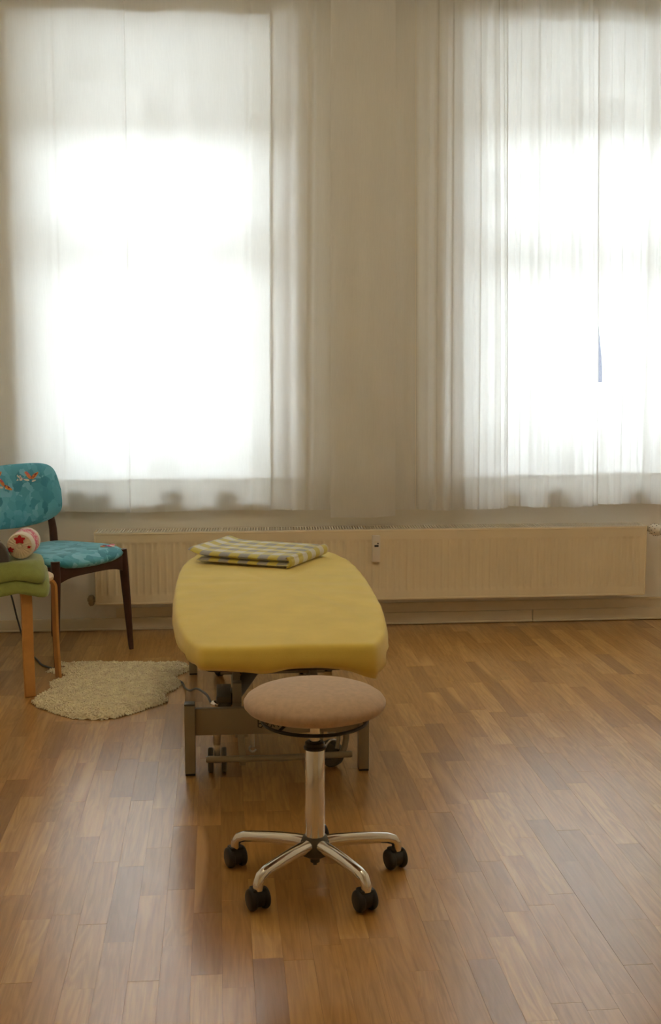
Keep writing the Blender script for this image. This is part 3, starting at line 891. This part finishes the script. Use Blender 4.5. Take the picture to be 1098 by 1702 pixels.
for k in range(5):
    a = 2 * pi * k / 5 + R(36)
    d = V((cos(a), sin(a), 0)); n_ = V((-sin(a), cos(a), 0))
    path = [(.018, .093), (.05, .096), (.09, .0955), (.13, .093), (.165, .0895), (.192, .086), (.209, .080), (.218, .068), (.219, .050)]
    rr = [.0205, .019, .018, .017, .0165, .016, .0155, .015, .014]
    mb = MB(); mb.tube([d * r_ + V((0, 0, z_)) for r_, z_ in path], rr, 16, flat=(.92, .86))
    arm = mb.build('base_arm', m_chrome, t, world=False, angle=60)
    c = d * .217
    mb = MB(); mb.tube([c + V((0, 0, .078)), c + V((0, 0, .050))], .0065, 10)
    # swivel body and two wheels
    ca = R(180 + 22) - R(-96.9)
    axd = V((cos(ca), sin(ca), 0)); td = V((-axd.y, axd.x, 0))
    cc = c + td * -.004
    for sg in (-1, 1):
        w0 = cc + axd * sg * .0165
        Q = M.Translation((w0.x, w0.y, .0265)) @ axd.to_track_quat('Z', 'Y').to_matrix().to_4x4()
        tt = .0095
        mb.lathe([(0, -tt), (.018, -tt), (.0205, -tt * .9), (.0245, -tt * .7), (.0265, -tt * .3), (.0265, tt * .3), (.0245, tt * .7), (.0205, tt * .9), (.018, tt), (0, tt)], 28, Q)
    Q = M.Translation((cc.x, cc.y, .030)) @ axd.to_track_quat('Z', 'Y').to_matrix().to_4x4()
    mb.lathe([(0, -.012), (.0235, -.012), (.0235, .012), (0, .012)], 24, Q)
    mb.box(cc + V((0, 0, .050)), (.036, .030, .012), M.Rotation(ca, 3, 'Z'), .004)
    mb.build('castor', m_black, t, world=False)

# ------------------------------------------------------------------ teal chair
CHX, CHY, CRZ = -.734, 5.352, R(-38.2)
t = thing('dining_chair', 'teal upholstered chair with dark walnut legs beside the radiator', 'chair', (CHX, CHY, 0), CRZ)
def bxf(u, v, ext):   # backrest: u across -1..1, v up -1..1 ; ext front/back
    pass
# seat cushion: rounded trapezoid pillow, local x forward, y to the far side
def seat_pt(a, r, top):
    ca, sa = cos(a), sin(a)
    e = .42
    sx_ = (abs(ca) ** e) * (1 if ca > 0 else -1); sy2 = (abs(sa) ** e) * (1 if sa > 0 else -1)
    hw = .232 + .012 * sx_
    x_ = .010 + sx_ * .242 * r + .020 * r * (1 - sy2 ** 2) * (1 if sx_ > 0 else 0) ; y_ = sy2 * hw * r
    return x_, y_
mb = MB()
ringz = []
for r_, z_ in ((.25, .485), (.5, .4845), (.7, .4825), (.85, .478), (.93, .472), (.98, .463), (1.0, .452), (.985, .441), (.94, .434), (.8, .430)):
    ring = []
    for k in range(72):
        a = 2 * pi * k / 72
        x_, y_ = seat_pt(a, r_, True)
        dip = -.012 * (1 - (y_ / .24) ** 2) * (1 if z_ > .45 else .6) - .006 * (.24 - x_) / .48
        sag = -.014 * (1 - (y_ / .24) ** 2) if z_ <= .472 else 0
        ring.append(V((x_, y_, z_ + dip + sag + .006)))
    ringz.append(ring)
vr = [[mb.bm.verts.new(p) for p in r_] for r_ in ringz]
mb.bm.faces.new(vr[0])
for A, B in zip(vr, vr[1:]):
    for k in range(72): mb.bm.faces.new((A[k], B[k], B[(k + 1) % 72], A[(k + 1) % 72]))
mb.bm.faces.new(list(reversed(vr[-1])))
seat = mb.build('seat', m_teal, t, world=False, angle=80)
# backrest
def back_front(y_, z_):
    """front surface x at lateral y and height z (local)"""
    return -.205 - .10 * (z_ - .60) + .42 * (y_ * y_) 
BW = .262
def back_pt(a, r, side):
    ca, sa = cos(a), sin(a)
    e = .34
    u = (abs(ca) ** e) * (1 if ca > 0 else -1); v = (abs(sa) ** e) * (1 if sa > 0 else -1)
    hw = BW - .028 * max(0, v) 
    y_ = u * hw * r
    z_ = .700 + v * (.130 if v > 0 else .118) * r
    if v < 0: z_ += -.035 * (1 - (u * r) ** 2) * -v * r
    if v > 0: z_ += .006 * (1 - (u * r) ** 2) * v * r
    th = .030 * (1 - r ** 6) + .002
    x_ = back_front(y_, z_) - .022 + side * th * (.75 if side > 0 else .6)
    return V((x_, y_, z_))
mb = MB()
N = 84
seq = [(.0, 1), (.3, 1), (.55, 1), (.75, 1), (.88, 1), (.95, 1), (.985, 1), (1.0, 1), (.985, -1), (.95, -1), (.88, -1), (.6, -1), (.0, -1)]
vr = []
for r_, sd in seq:
    if r_ == 0: vr.append([mb.bm.verts.new(back_pt(0, 0, sd))])
    else: vr.append([mb.bm.verts.new(back_pt(2 * pi * k / N, r_, sd)) for k in range(N)])
for A, B in zip(vr, vr[1:]):
    for k in range(N):
        k2 = (k + 1) % N
        if len(A) == 1: mb.bm.faces.new((A[0], B[k], B[k2]))
        elif len(B) == 1: mb.bm.faces.new((A[k], B[0], A[k2]))
        else: mb.bm.faces.new((A[k], B[k], B[k2], A[k2]))
back = mb.build('backrest', m_teal, t, world=False, angle=80)
# birds printed on the fabric: small flat patches that follow the cloth
def patch_back(pts, mt, name='printed_bird'):
    b = MB()
    def s3(p):
        y_, z_ = p
        best = None
        q = abs(y_) / BW
        r6 = max(abs(y_) / BW, abs(z_ - .70) / .13)
        th = .030 * (1 - min(1, r6) ** 6) + .002
        return V((back_front(y_, z_) - .022 + th * .75 + .0012, y_, z_))
    vs_ = [b.bm.verts.new(s3(p)) for p in pts]
    ctr = (sum(p[0] for p in pts) / len(pts), sum(p[1] for p in pts) / len(pts))
    c_ = b.bm.verts.new(s3(ctr))
    for i in range(len(vs_)): b.bm.faces.new((c_, vs_[i], vs_[(i + 1) % len(vs_)]))
    return b.build(name, mt, back, world=False)
def wing(y_, z_, L, wd, ang, mt):
    pts = []
    for k in range(12):
        a = 2 * pi * k / 12
        px, pz = L / 2 + L / 2 * cos(a), wd / 2 * sin(a) * (1 - .35 * cos(a))
        pts.append((y_ + px * cos(ang) - pz * sin(ang), z_ + px * sin(ang) + pz * cos(ang)))
    patch_back(pts, mt)
for (y_, z_, s_, fl) in ((.085, .765, 1.0, 1), (-.075, .745, .9, -1), (-.12, .785, .9, 1)):
    wing(y_, z_, .055 * s_, .016, R(30) if fl > 0 else R(-25), m_orange)
    wing(y_ - .002, z_ + .002, .045 * s_, .011, R(28) if fl > 0 else R(-22), m_plum)
    wing(y_, z_, .050 * s_, .017, R(130), m_orange)
    wing(y_, z_ + .004, .046 * s_, .012, R(126), m_pink)
    wing(y_ - .010, z_ - .006, .034 * s_, .009, R(170), m_cream)
    wing(y_ + .002, z_ - .012, .026 * s_, .008, R(10), m_cream)
for k in range(14):
    y_, z_ = .025 + random.uniform(-.022, .022), .782 + random.uniform(-.022, .014)
    wing(y_, z_, .010, .005, random.random() * 6, random.choice([m_cream, m_pink, m_cream]))
mbx = [(.200, .145, m_pink), (.196, .170, m_pink), (.185, .120, m_orange), (.206, .158, m_cream), (.190, .185, m_cream), (.180, .140, m_plum)]
for (x_, y_, mt) in mbx:
    b = MB()
    def sz(px, py):
        rr = max(abs(px - .01) / .242, abs(py) / .24)
        z0 = .4845 - .012 * (1 - (py / .24) ** 2) - .006 * (.24 - px) / .48 + .006
        if rr > .7: z0 -= .013 * ((rr - .7) / .23) ** 2
        return V((px, py, z0 + .0014))
    an = random.random() * 6
    vs_ = [b.bm.verts.new(sz(x_ + .014 * cos(2 * pi * k / 12 + an) , y_ + .009 * sin(2 * pi * k / 12 + an))) for k in range(12)]
    b.bm.faces.new(vs_); b.build('printed_bird', mt, seat, world=False)
# wood
for sg in (1, -1):
    mb = MB(); mb.tube([(.2425, sg * .230, 0), (.2405, sg * .229, .02), (.232, sg * .219, .22), (.226, sg * .208, .39), (.224, sg * .206, .462)], [.0105, .0125, .018, .0215, .0195], 12)
    mb.build('leg', m_walnut, t, world=False, angle=60)
    mb = MB(); mb.tube([(-.2425, sg * .222, 0), (-.240, sg * .221, .02), (-.218, sg * .213, .25), (-.208, sg * .210, .43), (-.212, sg * .208, .52), (-.235, sg * .204, .66), (-.244, sg * .202, .73)], [.0105, .0125, .017, .020, .0185, .014, .009], 12, flat=(1.0, 1.0))
    mb.build('leg', m_walnut, t, world=False, angle=60)
def rail(p0, p1, arch, name='seat_rail'):
    p0, p1 = V(p0), V(p1)
    b = MB()
    d = (p1 - p0); n_ = V((-d.y, d.x, 0)).normalized()
    N_ = 16
    def fn(w):
        def f(u, v, w_): return p0 + d * u + n_ * w_ + V((0, 0, v))
        return f
    pts = [(k / N_, .362 + arch * (1 - (2 * k / N_ - 1) ** 4) * 1.0) for k in range(N_ + 1)]
    pts += [(1 - k / N_, .440 - .016 * (1 - (1 - 2 * k / N_) ** 2)) for k in range(N_ + 1)]
    b.prism(pts, -.011, .011, fn(0), bevel=.002)
    return b.build(name, m_walnut, t, world=False)
rail((.226, -.205, 0), (.226, .205, 0), .024)
rail((-.208, -.205, 0), (-.208, .205, 0), .024)
rail((-.205, .209, 0), (.222, .209, 0), .024)
rail((-.205, -.209, 0), (.222, -.209, 0), .024)

# ------------------------------------------------------------------ bentwood stool
BX, BY = -.838, 4.804
t = thing('bentwood_stool', 'round birch plywood stool with bent legs beside the teal chair', 'stool', (BX, BY, 0), atan2(.271, .074))
mb = MB(); mb.lathe([(0, .430), (.170, .430), (.176, .433), (.1775, .4395), (.176, .446), (.171, .449), (0, .449)], 56); mb.build('stool_top', m_birchtop, t, world=False)
for k in range(4):
    a = R(45 + 90 * k)
    d = V((cos(a), sin(a), 0)); n_ = V((-sin(a), cos(a), 0))
    path = [(.060, .4235), (.130, .4235)]
    for j in range(7):
        b_ = pi / 2 * j / 6
        path.append((.150 + .042 * sin(b_), .3815 + .042 * cos(b_)))
    path += [(.1925, .2), (.199, 0)]
    mb = MB()
    th, wd = .0125, .044
    pts = []
    vs_ = []
    for i, (r_, z_) in enumerate(path):
        pa, pb = path[max(0, i - 1)], path[min(len(path) - 1, i + 1)]
        tx, tz = pb[0] - pa[0], pb[1] - pa[1]; l_ = sqrt(tx * tx + tz * tz); nx_, nz_ = -tz / l_, tx / l_
        vs_.append([mb.bm.verts.new(d * (r_ + nx_ * th / 2 * sa) + n_ * wd / 2 * sb + V((0, 0, z_ + nz_ * th / 2 * sa))) for sa, sb in ((-1, -1), (1, -1), (1, 1), (-1, 1))])
    for A, B in zip(vs_, vs_[1:]):
        for i in range(4): mb.bm.faces.new((A[i], A[(i + 1) % 4], B[(i + 1) % 4], B[i]))
    mb.bm.faces.new(list(reversed(vs_[0]))); mb.bm.faces.new(vs_[-1])
    lg = mb.build('leg', m_birch, t, world=False, angle=30)
    md = lg.modifiers.new('edge', 'BEVEL'); md.width = .0025; md.segments = 2; md.limit_method = 'ANGLE'

# green folded blanket on the stool
t = thing('green_blanket', 'olive green fleece blanket folded on the bentwood stool', 'blanket', (BX - .025, BY - .045, .449), R(12))
def pillow(b, x0, x1, y0, y1, z0, z1, ex=.35, ez=.6, nz=.006, sd=1.0, cols=90, rws=18):
    def fn(s, q):
        a = 2 * pi * s
        ph = -pi / 2 + pi * q
        ca, sa = cos(a), sin(a)
        u = (abs(ca) ** ex) * (1 if ca > 0 else -1); v = (abs(sa) ** ex) * (1 if sa > 0 else -1)
        cp = max(0, cos(ph)) ** ez; sp = (abs(sin(ph)) ** ez) * (1 if ph > 0 else -1)
        x_ = (x0 + x1) / 2 + u * cp * (x1 - x0) / 2; y_ = (y0 + y1) / 2 + v * cp * (y1 - y0) / 2
        z_ = (z0 + z1) / 2 + sp * (z1 - z0) / 2
        rad_ = sqrt((x_ - .025) ** 2 + (y_ - .045) ** 2)
        if rad_ > .184: z_ -= .95 * (rad_ - .184)
        k = nz * (0 if (z_ - z0) < .15 * (z1 - z0) else 1)
        z_ += k * noise.noise((x_ * 8 + sd, y_ * 8, sd)); x_ += k * noise.noise((x_ * 9, y_ * 9, sd + 9)); 
        return V((x_, y_, z_))
    b.grid(cols, rws, fn, closeu=True)
    bmesh.ops.remove_doubles(b.bm, verts=b.bm.verts, dist=.0004)
mb = MB(); pillow(mb, -.21, .185, -.185, .150, .001, .040, .3, .5, .005, 2.0); mb.build('lower_fold', m_green, t, world=False, angle=80)
mb = MB(); pillow(mb, -.21, .172, -.170, .150, .034, .082, .3, .5, .008, 5.0); mb.build('upper_fold', m_green, t, world=False, angle=80)

# grey half-round cushion
t = thing('half_round_cushion', 'taupe grey half-round cushion lying on the green blanket', 'cushion', (-.915, 4.76, .531), R(-74))
mb = MB()
sec = []
for k in range(17):
    a = pi * k / 16
    sec.append((.080 * cos(a), .092 * sin(a) ** .9 if 0 < k < 16 else 0))
NS = 22
vr = []
for i in range(NS + 1):
    f = i / NS; ee = min(1, min(f, 1 - f) / .06); sc = .86 + .14 * sqrt(1 - (1 - ee) ** 2)
    vr.append([mb.bm.verts.new((-.14 + .28 * f, a * sc, b_ * sc + .0)) for a, b_ in sec])
n_ = len(sec)
for A, B in zip(vr, vr[1:]):
    for k in range(n_): mb.bm.faces.new((A[k], A[(k + 1) % n_], B[(k + 1) % n_], B[k]))
mb.bm.faces.new(list(reversed(vr[0]))); mb.bm.faces.new(vr[-1])
mb.build('cushion_body', m_greyfab, t, world=False, angle=50)

# patterned cloth roll
rl = V((-.770, 4.69, .585)); rdir = V((.03, 1.0, .0)).normalized()
t = thing('cloth_roll', 'small white cloth roll with pink pattern and red flower on its end', 'neck roll', tuple(rl), 0)
t.rotation_euler = (-rdir).to_track_quat('Z', 'Y').to_euler()
RR = .052
mb = MB()
def rollside(s, q):
    a = 2 * pi * s
    f = q
    e = min(1, min(f, 1 - f) / .10)
    r_ = RR * (.90 + .10 * sqrt(max(0, 1 - (1 - e) ** 2))) + .0012 * noise.noise((cos(a) * 3, sin(a) * 3, f * 9))
    return V((r_ * cos(a), r_ * sin(a), .0 - .17 * f))
mb.grid(56, 24, rollside, closeu=True)
mb.build('roll_body', m_roll, t, world=False, angle=80)
mb = MB()
def endf(s, q, z0=0.0, sgn=1):
    a = 2 * pi * s
    r_ = RR * .905 * (1 - q)
    pl = .0018 * sin(a * 22) * (1 - q) * min(1, q * 5)
    z_ = z0 + sgn * (.008 * sin(pi * min(1, q * 1.1) * .5) + pl - .006 * exp(-((q - .86) / .06) ** 2))
    return V((r_ * cos(a), r_ * sin(a), z_))
mb.grid(132, 14, lambda s, q: endf(s, q), closeu=True)
en = mb.build('gathered_end', m_rollend, t, world=False, angle=80)
mb = MB(); mb.grid(48, 6, lambda s, q: endf(s, q, -.17, -1), closeu=True); mb.build('gathered_end', m_rollend, t, world=False, angle=80)
mb = MB(); mb.lathe([(0, .0125), (.006, .0115), (.009, .008), (.009, .004), (0, .003)], 20); mb.build('button', m_rollend, en, world=False)
for (cx_, cy_, rr) in ((.002, .027, .023), (-.034, -.012, .015), (.037, -.002, .008)):
    mb = MB()
    pts = []
    for k in range(28):
        a = 2 * pi * k / 28
        r_ = rr * (.80 + .2 * sin(5 * a))
        px, py = cx_ + r_ * cos(a), cy_ + r_ * sin(a) * .8
        l_ = sqrt(px * px + py * py)
        if l_ > RR * .89: px *= RR * .89 / l_; py *= RR * .89 / l_
        q = 1 - min(1, sqrt(px * px + py * py) / (RR * .905))
        pts.append(mb.bm.verts.new((px, py, .0112 if q > .3 else .003 + .0085 * (q / .3) ** .5)))
    c_ = mb.bm.verts.new((cx_, cy_, .0125))
    for k in range(28): mb.bm.faces.new((c_, pts[k], pts[(k + 1) % 28]))
    mb.build('printed_flower', m_red, en, world=False)

# ------------------------------------------------------------------ sheepskin rug
RUG = [(-.723, 4.548), (-.69, 4.66), (-.655, 4.69), (-.672, 4.755), (-.690, 4.81), (-.640, 4.87), (-.628, 4.93), (-.735, 5.005), (-.705, 5.018), (-.645, 5.020), (-.632, 5.050), (-.645, 5.082), (-.690, 5.090), (-.705, 5.122), (-.575, 5.115), (-.40, 5.095), (-.24, 5.075), (-.140, 5.055), (-.125, 4.97), (-.178, 4.885), (-.190, 4.845), (-.162, 4.775), (-.165, 4.70), (-.225, 4.60), (-.200, 4.515), (-.225, 4.47), (-.31, 4.375), (-.375, 4.315), (-.43, 4.292), (-.535, 4.315), (-.60, 4.375), (-.69, 4.475)]
def inside(px, py):
    c = False
    for i in range(len(RUG)):
        (x1, y1), (x2, y2) = RUG[i - 1], RUG[i]
        if (y1 > py) != (y2 > py) and px < (x2 - x1) * (py - y1) / (y2 - y1) + x1: c = not c
    return c
def edist(px, py):
    best = 9
    for i in range(len(RUG)):
        (x1, y1), (x2, y2) = RUG[i - 1], RUG[i]
        dx, dy = x2 - x1, y2 - y1
        f = max(0, min(1, ((px - x1) * dx + (py - y1) * dy) / (dx * dx + dy * dy)))
        best = min(best, sqrt((px - x1 - f * dx) ** 2 + (py - y1 - f * dy) ** 2))
    return best
t = thing('sheepskin_rug', 'cream curly sheepskin lying on the floor between stool and table', 'rug', (-.43, 4.7, 0))
mb = MB()
STEP = .009
vmap = {}
tufts = []
def rug_h(px, py, e):
    h = .022 * (1 - exp(-e / .022)) + .003
    return h + .005 * noise.noise((px * 30, py * 30, 1)) * min(1, e / .02) + .004 * noise.noise((px * 9, py * 9, 4)) * min(1, e / .03)
def rv(i, j):
    if (i, j) not in vmap:
        px, py = -.76 + i * STEP, 4.27 + j * STEP
        e = edist(px, py) if inside(px, py) else 0.0
        vmap[(i, j)] = mb.bm.verts.new((px, py, rug_h(px, py, e) if e > 0 else .001))
        if e > .002: tufts.append((px, py, e))
    return vmap[(i, j)]
for i in range(75):
    for j in range(98):
        if inside(-.76 + (i + .5) * STEP, 4.27 + (j + .5) * STEP):
            mb.bm.faces.new((rv(i, j), rv(i + 1, j), rv(i + 1, j + 1), rv(i, j + 1)))
mb.build('hide', m_wool, t, angle=80)
mb = MB()
rr_ = random.Random(5)
for (px, py, e) in tufts:
    for _ in range(2):
        x_, y_ = px + rr_.uniform(-.006, .006), py + rr_.uniform(-.006, .006)
        z_ = rug_h(x_, y_, e) - .003
        a = rr_.random() * 2 * pi; ln = rr_.uniform(.008, .014); r_ = rr_.uniform(.0035, .0055)
        d1 = V((cos(a), sin(a), 0))
        pth = [V((x_, y_, z_)), V((x_, y_, z_ + ln * .5)) + d1 * ln * .25, V((x_, y_, z_ + ln * .62)) + d1 * ln * .62]
        rings_ = []
        for p_, k_ in zip(pth[:2], (1.0, .9)):
            rings_.append([mb.bm.verts.new(p_ + V((r_ * k_ * cos(a + 2.09 * i), r_ * k_ * sin(a + 2.09 * i), 0))) for i in range(3)])
        tip = mb.bm.verts.new(pth[2])
        for i in range(3):
            mb.bm.faces.new((rings_[0][i], rings_[0][(i + 1) % 3], rings_[1][(i + 1) % 3], rings_[1][i]))
            mb.bm.faces.new((rings_[1][i], rings_[1][(i + 1) % 3], tip))
o = mb.build('wool_pile', m_wool, t, angle=90); o['kind'] = 'stuff'

# ------------------------------------------------------------------ power cable
def spline(pts, n=12):
    out = []
    P = [V(p) for p in pts]
    P = [P[0] * 2 - P[1]] + P + [P[-1] * 2 - P[-2]]
    for i in range(1, len(P) - 2):
        for k in range(n):
            f = k / n
            a, b, c, d = P[i - 1], P[i], P[i + 1], P[i + 2]
            out.append(.5 * ((2 * b) + (c - a) * f + (2 * a - 5 * b + 4 * c - d) * f * f + (3 * b - a - 3 * c + d) * f ** 3))
    out.append(P[-2])
    return out
mb = MB()
mb.tube(spline([(-.031, 3.862, .176), (-.044, 3.95, .178), (-.062, 4.08, .157), (-.088, 4.25, .122), (-.115, 4.45, .060), (-.140, 4.66, .012), (-.160, 4.78, .005), (-.21, 4.80, .005), (-.45, 4.92, .005), (-.716, 5.055, .005), (-.802, 5.218, .005), (-.872, 5.38, .03), (-.915, 5.45, .13), (-.965, 5.52, .27), (-1.06, 5.66, .31), (-1.15, 5.782, .30)]), .0042, 8)
tag(mb.build('power_cable', m_cable), 'grey power cable running from the table motor under the sheepskin to the wall', 'cable')
